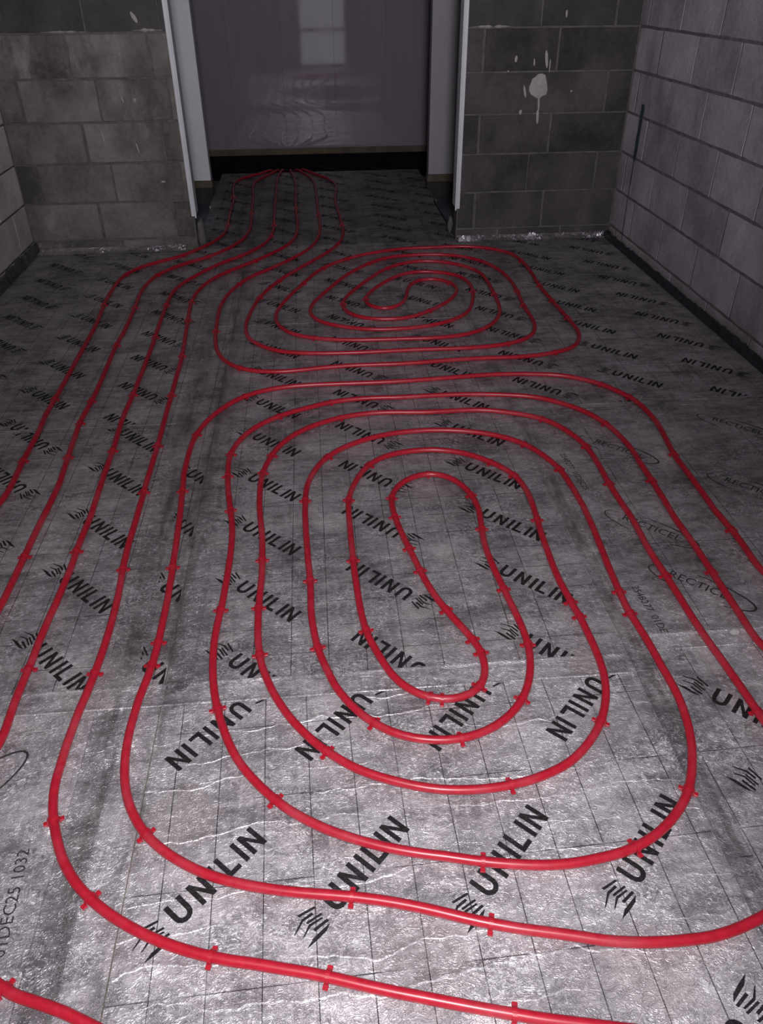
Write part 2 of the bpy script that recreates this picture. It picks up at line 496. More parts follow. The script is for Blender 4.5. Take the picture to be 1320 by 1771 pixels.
def lettering(key, marks, mat, bounds, z=0.0006):
    bm = bmesh.new()
    for (ox, oy, deg) in marks:
        a = math.radians(deg)
        c, s = math.cos(a), math.sin(a)
        for i, st in enumerate(STROKES):
            poly = [(ox + u * c - v * s, oy + u * s + v * c) for u, v in st]
            poly = clip_poly(poly, bounds)
            if poly:
                bm.faces.new([bm.verts.new((x, y, z + i * 1e-5)) for x, y in poly])
    bmesh.ops.recalc_face_normals(bm, faces=bm.faces)
    for f in bm.faces:
        if f.normal.z < 0:
            f.normal_flip()
    me = bpy.data.meshes.new('printed_lettering')
    bm.to_mesh(me)
    bm.free()
    return link('printed_lettering', me, boards[key][0], mat)

def rows(o, n0, n1, pitch, deg):
    return [(o[0], o[1] + pitch * k, deg) for k in range(n0, n1)]

e = 0.004
# near board: lettering across the other way
marks = [(-0.067 + .289 * k, 0.776, 46) for k in range(-3, 4)]
marks += [(0.085 + .2885 * k, 1.280, 226) for k in range(-2, 4)]
marks += [(0.662 + .2885 * k, 0.52, 226) for k in range(0, 1)]
lettering('near', marks, INK_NEAR, (STRIP1 + e, SEAMR - e, 0.13, SEAMY - .036))
AU = -43.5
def centre(y0, y1):
    m = []
    for j in range(-3, 4):
        k0, k1 = -6, 24
        m += rows((-0.270 + .76 * j, 1.747), k0, k1, .29, AU)
        m += rows((0.214 + .76 * j, 1.607), k0, k1, .29, AU + 180)
    return [q for q in m if y0 - .4 < q[1] < y1 + .4]
lettering('centre', centre(1.32, 3.7), INK_UP, (STRIP1 + .075, SEAMR - .031, SEAMY + .037, 3.72))
lettering('centre_far', centre(3.7, 5.07), INK_UP, (STRIP1 + .075, SEAMR - .031, 3.73, 5.06))
lettering('door', centre(5.07, 6.2), INK_UP, (-0.77, 0.92, 5.08, 6.195))
lettering('hall', centre(6.2, 7.6), INK_UP, (-0.785, 0.95, 6.205, 7.6))
lettering('strip', rows((-0.487, 1.767), -2, 3, .304, AU), INK_UP, (STRIP0 + .027, STRIP1 - e, 1.362, 2.45))
m = rows((-0.782, 1.543), -1, 5, .29, -45) + rows((-1.04, 2.27), -4, 3, .29, 135) + rows((-1.54, 1.69), -2, 5, .29, -45)
lettering('left_mid', m, INK_UP, (XEL, STRIP0 - .052, SEAMY + .038, 2.70))
m = rows((-0.695, 3.51), -4, 7, .29, 137) + rows((-1.21, 3.657), -4, 7, .29, AU) + rows((-1.445, 3.81), -5, 7, .29, 137)
lettering('left_far', m, INK_UP, (XEL, STRIP0 - .052, 2.73, 5.06))
m = rows((1.263, 3.03), -2, 9, .296, AU) + rows((1.785, 3.226), -3, 9, .293, AU + 180) + rows((0.985, 3.10), -3, 9, .29, AU + 180)
lettering('right_far', m, INK_UP, (SEAMR + .032, XER, 2.73, 5.06))
lettering('right_near', rows((0.897, 1.231), -3, 1, .266, -45) + rows((1.36, 1.30), -4, 1, .266, 135), INK_UP, (SEAMR + .032, XER, 0.0, 1.355))

def words(key, items, mat, z=0.0007):
    bm = bmesh.new()
    for txt, size, ox, oy, deg in items:
        cu = bpy.data.curves.new('lettering', 'FONT')
        cu.body = txt
        cu.size = size
        cu.resolution_u = 2
        ob = bpy.data.objects.new('lettering', cu)
        COL.objects.link(ob)
        dg = bpy.context.evaluated_depsgraph_get()
        me = ob.evaluated_get(dg).to_mesh()
        me2 = me.copy() if False else me
        T = Matrix.Translation((ox, oy, z)) @ Matrix.Rotation(math.radians(deg), 4, 'Z')
        vs = [bm.verts.new(T @ v.co) for v in me2.vertices]
        for p in me2.polygons:
            try:
                bm.faces.new([vs[i] for i in p.vertices])
            except ValueError:
                pass
        ob.evaluated_get(dg).to_mesh_clear()
        bpy.data.objects.remove(ob)
        bpy.data.curves.remove(cu)
    return bm

def oval(bm, cx, cy, rx, ry, deg, w, a0, a1, z=0.0007):
    a = math.radians(deg)
    c, s = math.cos(a), math.sin(a)
    prev = None
    for i in range(21):
        t = math.radians(a0 + (a1 - a0) * i / 20)
        k = w * (0.4 + 0.6 * math.sin(math.pi * i / 20))
        pts = []
        for r in (0, k):
            u, v = (rx - r) * math.cos(t), (ry - r) * math.sin(t)
            pts.append(bm.verts.new((cx + u * c - v * s, cy + u * s + v * c, z)))
        if prev:
            bm.faces.new((prev[0], pts[0], pts[1], prev[1]))
        prev = pts

items = []
ovals = []
for (ox, oy) in ((0.962, 1.650), (0.925, 1.935), (1.35, 2.12), (1.50, 2.545), (1.36, 1.70), (0.99, 2.42)):
    items.append(('RECTICEL', 0.044, ox, oy, -43.5))
    ovals.append((ox + .075, oy - .060))
items.append(('254B277  01DEC25', 0.030, 0.842, 1.612, -86))
items.append(('254B277  01DEC25', 0.030, 0.842, 2.35, -86))
bm = words('right_mid', items, INK_GREY)
for cx, cy in ovals:
    oval(bm, cx, cy, .155, .048, -43.5, .007, -60, 100)
    oval(bm, cx, cy, .155, .048, -43.5, .005, 150, 250)
from_bm(bm, 'printed_lettering', INK_GREY, boards['right_mid'][0])
items = [('01DEC25 1032', 0.034, -0.620, 0.735, 94), ('RECTICEL', .044, -0.93, 0.98, 46)]
bm = words('left_near', items, INK_GREY)
oval(bm, -0.815, 1.075, .155, .048, 46, .006, -100, 100)
from_bm(bm, 'printed_lettering', INK_GREY, boards['left_near'][0])

# ------------------------------------------------------------------ block walls
BLOCKS = {}
def block_mesh(w, h, t=0.05, var=0):
    key = (round(w, 3), round(h, 3), var)
    if key in BLOCKS:
        return BLOCKS[key]
    st = random.getstate()
    random.seed(hash(key) % 9999)
    bm = bmesh.new()
    # local frame: x along the wall, y into the wall (front face at y = 0), z up
    nx, nz = max(1, round(w / 0.075)), max(1, round(h / 0.072))
    front = {}
    for i in range(nx + 1):
        for k in range(nz + 1):
            edge = i in (0, nx) or k in (0, nz)
            corner = i in (0, nx) and k in (0, nz)
            j = 0.0026 if edge else 0.0
            dx = random.uniform(-j, j) + (0.0022 if i == 0 else -0.0022 if i == nx else 0) * (1.3 if corner else 1)
            dz = random.uniform(-j, j) + (0.0035 if k == 0 else -0.0035 if k == nz else 0) * (1.3 if corner else 1)
            front[i, k] = bm.verts.new((w * i / nx + dx, random.uniform(-.0005, .0005), h * k / nz + dz))
    for i in range(nx):
        for k in range(nz):
            bm.faces.new((front[i, k], front[i + 1, k], front[i + 1, k + 1], front[i, k + 1]))
    ring = [(i, 0) for i in range(nx)] + [(nx, k) for k in range(nz)] + [(i, nz) for i in range(nx, 0, -1)] + [(0, k) for k in range(nz, 0, -1)]
    mid = [bm.verts.new((w * i / nx + random.uniform(-.001, .001), 0.0042, h * k / nz + random.uniform(-.001, .001))) for i, k in ring]
    back = [bm.verts.new((w * i / nx, t, h * k / nz)) for i, k in ring]
    for q in range(len(ring)):
        r_ = (q + 1) % len(ring)
        bm.faces.new((front[ring[q]], mid[q], mid[r_], front[ring[r_]]))
        bm.faces.new((mid[q], back[q], back[r_], mid[r_]))
    me = bpy.data.meshes.new('concrete_block')
    bmesh.ops.recalc_face_normals(bm, faces=bm.faces)
    bm.to_mesh(me)
    bm.free()
    random.setstate(st)
    BLOCKS[key] = me
    return me

def lay(wall, mat, x0, x1, rowjoints, place, z_top, proud=0.004, top=None):
    """fills x0..x1 (along the wall) with blocks; rowjoints(n) lists the upright joints of course n"""
    n = 0
    z = ZF
    J = 0.010
    while z < z_top - 0.02:
        if n == 0:
            z1 = C1 - J / 2
            z0 = ZF
        else:
            z0 = C1 + (n - 1) * CH + J / 2
            z1 = min(C1 + n * CH - J / 2, z_top)
        js = [x0 - J / 2] + [j for j in sorted(rowjoints(n)) if x0 + 0.03 < j < x1 - 0.03] + [x1 + J / 2]
        for a, b in zip(js, js[1:]):
            w, h = b - a - J, z1 - z0
            if w < 0.02:
                continue
            me = block_mesh(round(w, 2) - .001, h, var=random.randrange(4)).copy() if False else block_mesh(round(w, 2) - .001, h, var=random.randrange(3))
            key = (me, mat.name)
            if len(me.materials) == 0:
                me.materials.append(None)
            o = link('concrete_block', me, wall)
            o.material_slots[0].link = 'OBJECT'
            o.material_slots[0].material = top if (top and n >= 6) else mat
            place(o, a + J / 2 + random.uniform(-.0015, .0015), z0, random.uniform(-.001, .001) - proud)
        n += 1
        z = z1

# back wall with the opening: body in three boxes, blocks proud of it
bm = bmesh.new()
T = 0.10
add_box(bm, XL - .1, OL - .004, YB, YB + T, ZF - .05, CEILZ)
add_box(bm, OR + .004, XR + .1, YB, YB + T, ZF - .05, CEILZ)
add_box(bm, OL - .004, OR + .004, YB, YB + T, 2.10, CEILZ)
wall_back = from_bm(bm, 'wall_back', MORTAR)
wall_back['kind'] = 'structure'
even_b = [-1.645, -1.208, -0.80, 1.36, 1.805]
odd_b = [-1.327, -0.873, 1.04, 1.482]
def rj_back(n):
    if n == 0:
        return [-1.658, -1.222, 1.2, 1.62]
    return even_b if n % 2 == 0 else odd_b
def place_back(o, x, z, d):
    o.location = (x, YB + d, z)
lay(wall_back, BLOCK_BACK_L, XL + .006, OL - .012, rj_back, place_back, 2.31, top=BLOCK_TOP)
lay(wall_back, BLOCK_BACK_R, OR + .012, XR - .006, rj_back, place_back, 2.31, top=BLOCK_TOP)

wall_right = box('wall_right', MORTAR_D, (XR, XR + .1, YREAR, YFAR + .4, ZF - .05, CEILZ), kind='structure')
def rj_side(off_odd, off_even):
    def f(n):
        o = off_odd if n % 2 else off_even
        return [o - .4565 * k for k in range(-1, 16)]
    return f
def place_right(o, y, z, d):
    o.rotation_euler = (0, 0, -math.pi / 2)
    o.location = (XR + d, y, z)
def rj_right(n):
    js = rj_side(4.763, 5.000)(n)
    return [-j for j in js]
def place_right2(o, x, z, d):
    place_right(o, -x, z, d)
lay(wall_right, BLOCK_RIGHT, -YB + .006, -(YREAR + .01), rj_right, place_right2, 2.31, 0.0019)

wall_left = box('wall_left', MORTAR, (XL - .1, XL, YREAR, YFAR + .4, ZF - .05, CEILZ), kind='structure')
def place_left(o, y, z, d):
    o.rotation_euler = (0, 0, math.pi / 2)
    o.location = (XL - d, y, z)
lay(wall_left, BLOCK_LEFT, YREAR + .01, YB - .006, rj_side(4.86, 4.66), place_left, 2.31)

# rear wall with the glazed door that daylight comes through (seen mirrored in the far panels)
DX0, DX1 = -0.14, 0.82
bm = bmesh.new()
add_box(bm, XL - .1, DX0, YREAR - .1, YREAR, ZF - .05, CEILZ)
add_box(bm, DX1, XR + .1, YREAR - .1, YREAR, ZF - .05, CEILZ)
add_box(bm, DX0, DX1, YREAR - .1, YREAR, 2.08, CEILZ)
add_box(bm, DX0, DX1, YREAR - .1, YREAR, ZF - .05, 0.0)
wall_rear = from_bm(bm, 'wall_rear', CONCRETE)
wall_rear['kind'] = 'structure'
bm = bmesh.new()
add_box(bm, DX0, DX0 + .07, YREAR - .08, YREAR - .02, 0.0, 2.08, bevel=.004)
add_box(bm, DX1 - .07, DX1, YREAR - .08, YREAR - .02, 0.0, 2.08, bevel=.004)
add_box(bm, DX0 + .07, DX1 - .07, YREAR - .08, YREAR - .02, 0.0, 0.05, bevel=.004)
add_box(bm, DX0 + .07, DX1 - .07, YREAR - .08, YREAR - .02, 2.01, 2.08, bevel=.004)
add_box(bm, DX0 + .07, DX1 - .07, YREAR - .08, YREAR - .02, 0.575, 0.625, bevel=.004)
door = from_bm(bm, 'door_1', FRAME)
door['kind'] = 'structure'
box('glass_pane', DAYGLASS, (DX0 + .07, DX1 - .07, YREAR - .055, YREAR - .045, 0.05, 0.575), door)
box('glass_pane', DAYGLASS, (DX0 + .07, DX1 - .07, YREAR - .055, YREAR - .045, 0.625, 2.01), door)
bm = bmesh.new()
add_box(bm, DX0 + .015, DX0 + .05, YREAR - .02, YREAR - .012, 0.95, 1.12, bevel=.003)
add_box(bm, DX0 + .02, DX0 + .14, YREAR - .012, YREAR + .012, 1.03, 1.05, bevel=.003)
from_bm(bm, 'handle', BEAD, door)

box('ceiling', CEIL, (XL - .1, XR + .1, YREAR - .1, YFAR + .4, CEILZ, CEILZ + .05), kind='structure')

# corner beads on the opening
def bead(name, x, sgn, z0):
    bm = bmesh.new()
    add_box(bm, min(x, x + sgn * .010), max(x, x + sgn * .010), YB - .012, YB + .004, z0, 2.10, bevel=.002)
    add_box(bm, min(x - sgn * .020, x), max(x - sgn * .020, x), YB - .0075, YB + .006, z0 + .01, 2.10, bevel=.0015)
    add_box(bm, min(x + sgn * .008, x + sgn * .0105), max(x + sgn * .008, x + sgn * .0105), YB - .008, YB + .095, z0 + .02, 2.10, bevel=.001)
    o = from_bm(bm, name, BEAD)
    o['kind'] = 'structure'
bead('trim_1', OL, 1, 0.185)
bead('trim_2', OR, -1, 0.185)

# ------------------------------------------------------------------ hall beyond the opening
PL, PR = -0.790, 0.928
bm = bmesh.new()
add_box(bm, XL, PL - .012, YH + .0135, YH + .095, .12, CEILZ)
add_box(bm, PR + .012, XR, YH + .0135, YH + .095, .12, CEILZ)
wall_hall = from_bm(bm, 'wall_hall', BOARD_GREY)
wall_hall['kind'] = 'structure'
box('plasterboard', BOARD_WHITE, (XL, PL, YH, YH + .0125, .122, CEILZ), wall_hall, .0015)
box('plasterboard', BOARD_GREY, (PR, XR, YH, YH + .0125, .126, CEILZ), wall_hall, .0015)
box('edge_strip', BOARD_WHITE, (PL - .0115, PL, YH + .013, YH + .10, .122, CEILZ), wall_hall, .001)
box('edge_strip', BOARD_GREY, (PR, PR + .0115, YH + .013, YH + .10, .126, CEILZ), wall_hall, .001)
box('sole_plate', TIMBER, (XL, PL + .008, YH - .003, YH + .095, .068, .119), wall_hall, .003)
box('sole_plate', TIMBER, (PR - .008, XR, YH - .003, YH + .095, .070, .123), wall_hall, .003)
box('packer', TIMBER_D, (XL, PL + .004, YH + .03, YH + .095, ZF, .067), wall_hall, .003)
box('packer', TIMBER_D, (PR - .004, XR, YH + .03, YH + .095, ZF, .069), wall_hall, .003)

wall_far = box('wall_far', TIMBER_D, (XL, XR, YFAR + .03, YFAR + .12, .095, CEILZ), kind='structure')
edges = [-1.62, -1.157, -0.685, -0.214, 0.257, 0.728, 1.199, 1.67]
for a, b in zip(edges, edges[1:]):
    box('wall_panel', PANEL, (a + .0004, b - .0004, YFAR, YFAR + .018, .088, CEILZ), wall_far, .0006)
box('sole_plate', TIMBER, (XL, XR, YFAR + .012, YFAR + .11, .030, .087), wall_far, .003)

# ------------------------------------------------------------------ perimeter: crumpled membrane and foil
def crumple(name, mat, x0, x1, y0, y1, prof, nx, ny, amp, seed, smooth=False):
    """strip along y; prof(u) -> (across 0..1, z) section, displaced by noise"""
    bm = bmesh.new()
    rows_ = []
    for i in range(ny + 1):
        t = i / ny
        r = []
        for j in range(nx + 1):
            u = j / nx
            a, z = prof(u)
            y = y0 + (y1 - y0) * t
            p = Vector((x0 + (x1 - x0) * a, y, z))
            nv = noise.noise_vector(Vector((u * 3.1 + seed, y * 14, z * 9 + seed)))
            n2 = noise.noise_vector(Vector((u * 7.3 - seed, y * 37, seed)))
            k = amp * (0.25 + 0.75 * math.sin(math.pi * min(1, max(0, u))))
            p += Vector((nv.x * .7, 0, abs(nv.z) * 1.1)) * k + Vector((n2.x * .4, 0, n2.z * .5)) * k
            r.append(bm.verts.new(p))
        rows_.append(r)
    for a, b in zip(rows_, rows_[1:]):
        for j in range(nx):
            bm.faces.new((a[j], a[j + 1], b[j + 1], b[j]))
    o = from_bm(bm, name, mat, None, smooth)
    return o

def roll(u):
    # from the edge of the board up over the gap and flat against the wall
    a = math.pi * u
    return (u, -0.012 + 0.045 * math.sin(a * 0.85))
o = crumple('edge_membrane', BLACK_POLY, XER - .004, XR - .008, -0.6, YB - .02, roll, 6, 420, .016, 3.0)
thing(o, 'crumpled black plastic sheet in the gap along the wall with the blue line', 'plastic sheet')
o = crumple('edge_membrane', FOIL_DULL, XL + .008, XEL + .004, -0.6, YB - .02, lambda u: (u, -0.012 + 0.075 * math.sin(math.pi * (0.35 + .6 * u))), 6, 420, .018, 9.0)
thing(o, 'crumpled dull silver foil sheet in the gap beside the brownish block wall corner', 'foil sheet')

def foil_edge(x0, x1, label, seed):
    bm = bmesh.new()
    nx, ny = int((x1 - x0) * 130), 7
    R = []
    for i in range(nx + 1):
        x = x0 + (x1 - x0) * i / nx
        r = []
        lump = 0.5 * max(0.0, noise.noise(Vector((x * 3.3 + seed, seed, 0)))) ** 1.2
        for lx, lw in ((-1.745, .03), (-.85, .05), (-1.35, .02), (-1.03, .05), (.97, .09), (1.43, .07), (1.86, .07)):
            lump += 1.3 * math.exp(-((x - lx) / lw) ** 2)
        for j in range(ny + 1):
            u = j / ny
            y = 5.035 + .072 * u
            z = 0.002 + (u ** 3) * 0.022
            nv = noise.noise_vector(Vector((x * 46, u * 5, seed)))
            k = (0.0022 + 0.018 * lump) * math.sin(math.pi * min(1, u * .9 + .05))
            r.append(bm.verts.new((x + nv.x * k, y + nv.y * k * .4, z + abs(nv.z) * k * 2.0)))
        R.append(r)
    for a, b in zip(R, R[1:]):
        for j in range(ny):
            bm.faces.new((a[j], b[j], b[j + 1], a[j + 1]))
    o = from_bm(bm, 'foil_edge_tape', FOIL_CRINKLE)
    thing(o, label, 'foil tape')
foil_edge(XL + .02, OL - .075, 'crinkled silver foil tape under the warm brownish block wall beside the doorway', 2.3)
foil_edge(OR + .01, XR - .03, 'crinkled silver foil tape under the block wall with the white plaster splash', 6.1)

box('gap_shade_sheet', BLACK_MATT, (XL + .01, XR - .01, 7.372, YFAR + .02, ZF - .249, ZF - .244), floor)  # added sheet, its black stands in for shade on the floor
box('gap_shade_backing', BLACK_MATT, (XL, XR, YFAR + .04, YFAR + .12, ZF - .25, .030), wall_far)  # added black backing that paints the gap below the panels dark
# dark strip painting in the gap shadow beside the boards in the hall
bm = bmesh.new()
add_box(bm, 0.928, 0.940, 5.22, 6.19, ZF, 0.012, bevel=.003)
o = from_bm(bm, 'edge_strip', BLACK_POLY)
thing(o, 'thin dark strip for the gap shadow along the boards through the doorway', 'edge strip')

# ------------------------------------------------------------------ marks on the walls
def blob(bm, cx, cz, rx, rz, n=18, rough=.25, seed=0.0, tilt=0.0, thick=.004):
    c = bm.verts.new((cx, -thick, cz))
    ring = []
    for i in range(n):
        a = 2 * math.pi * i / n
        k = 1 + rough * noise.noise(Vector((math.cos(a) * 1.7 + seed, math.sin(a) * 1.7, seed)))
        dx, dz = rx * k * math.cos(a), rz * k * math.sin(a)
        ring.append(bm.verts.new((cx + dx * math.cos(tilt) - dz * math.sin(tilt), 0, cz + dx * math.sin(tilt) + dz * math.cos(tilt))))
    for i in range(n):
        bm.faces.new((c, ring[i], ring[(i + 1) % n]))
bm = bmesh.new()
blob(bm, 1.383, 0.888, .056, .060, seed=1, rough=.35, thick=.008)
for (x, z, rx, rz, tl) in ((1.392, .800, .006, .045, .1), (1.393, .725, .008, .040, .05), (1.300, .862, .007, .036, .25), (1.340, .868, .012, .030, .3),
                           (1.284, .750, .009, .015, 0), (1.232, 1.033, .008, .018, 0), (1.342, 1.015, .005, .020, .1), (1.415, 1.030, .009, .045, .15),
                           (1.438, .995, .004, .035, 0), (1.505, 1.255, .006, .02, 0), (1.19, .97, .005, .006, 0), (1.585, .86, .006, .006, 0)):
    blob(bm, x, z, rx, rz, 10, .3, x * 9, tl, .003)
o = from_bm(bm, 'plaster_splash', PLASTER, wall_back)
o.location = (0, YB - .0055, 0)
bm = bmesh.new()
for (x, z, rx, rz, tl) in ((-.93, 1.262, .010, .028, .5), (-1.00, .855, .008, .009, 0), (-1.07, .86, .004, .02, .2), (-1.03, .60, .004, .03, .2),
                           (-1.22, .665, .004, .03, .1), (-.91, .405, .012, .006, 0)):
    blob(bm, x, z, rx, rz, 10, .3, x * 9, tl, .003)
o = from_bm(bm, 'plaster_splash', PLASTER, wall_back)
o.location = (0, YB - .0055, 0)
# long smear of cement in the top joint
bm = bmesh.new()
for (x0, x1, z, h, k) in ((OR + .03, 1.20, 1.196, .012, 2), (-1.45, -1.2, 1.196, .010, 5), (-.95, -.78, 1.20, .012, 8)):
    n = 24
    prev = None
    for i in range(n + 1):
        x = x0 + (x1 - x0) * i / n
        hh = h * (.5 + noise.noise(Vector((x * 30, k, 0)))) * math.sin(math.pi * (i + .3) / (n + .6)) + .002
        cur = [bm.verts.new((x, 0, z - hh * .6)), bm.verts.new((x, -.006, z)), bm.verts.new((x, 0, z + hh * .8))]
        if prev:
            bm.faces.new((prev[0], cur[0], cur[1], prev[1]))
            bm.faces.new((prev[1], cur[1], cur[2], prev[2]))
        prev = cur
o = from_bm(bm, 'mortar_smear', PLASTER, wall_back)
o.location = (0, YB - .0055, 0)
# blue line down the side wall near the corner
bm = bmesh.new()
prev = None
for i in range(41):
    z = .03 + .78 * i / 40
    y = 4.86 + .012 * math.sin(z * 5) + .006 * noise.noise(Vector((z * 20, 0, 3))) + .05 * max(0, z - .45)
    w = .004 + .012 * max(0, noise.noise(Vector((z * 6, 4, 0)))) + (.018 if z > .5 else 0)
    cur = [bm.verts.new((0, y - w, z)), bm.verts.new((0, y + w, z))]
    if prev:
        bm.faces.new((prev[0], prev[1], cur[1], cur[0]))
    prev = cur
o = from_bm(bm, 'blue_mark', MARK_BLUE, wall_right)
o.location = (XR - .0075, 0, 0)

# lumps of old mortar at the feet of the beads, and a crumb on the boards
def lump(name, mat, loc, r, label, seed, cat):
    bm = bmesh.new()
    bmesh.ops.create_icosphere(bm, subdivisions=3, radius=1)
    for v in bm.verts:
        n = 1 + .30 * noise.noise(v.co * 1.6 + Vector((seed, 0, 0))) + .14 * noise.noise(v.co * 5 + Vector((seed, 3, 0)))
        v.co = Vector((v.co.x * r[0] * n, v.co.y * r[1] * n, v.co.z * r[2] * n))
    o = from_bm(bm, name, mat, None, True)
    o.location = loc
    thing(o, label, cat)
lump('mortar_crumb', PLASTER, (1.044, 1.399, .010), (.014, .011, .010), 'beige crumb of mortar on the foil boards between two red pipes', 2, 'rubble')
lump('mortar_crumb', PLASTER, (1.083, 1.378, .006), (.005, .005, .005), 'tiny white crumb beside the beige crumb of mortar', 5, 'rubble')
lump('mortar_lump', MORTAR, (OL + .022, YB + .02, .085), (.028, .03, .085), 'rough lump of mortar at the foot of the white bead beside brownish blocks', 3, 'rubble')
lump('mortar_lump', MORTAR, (OR - .028, YB + .05, .085), (.018, .02, .05), 'rough lump of mortar at the foot of the white bead beside dark splashed blocks', 8, 'rubble')

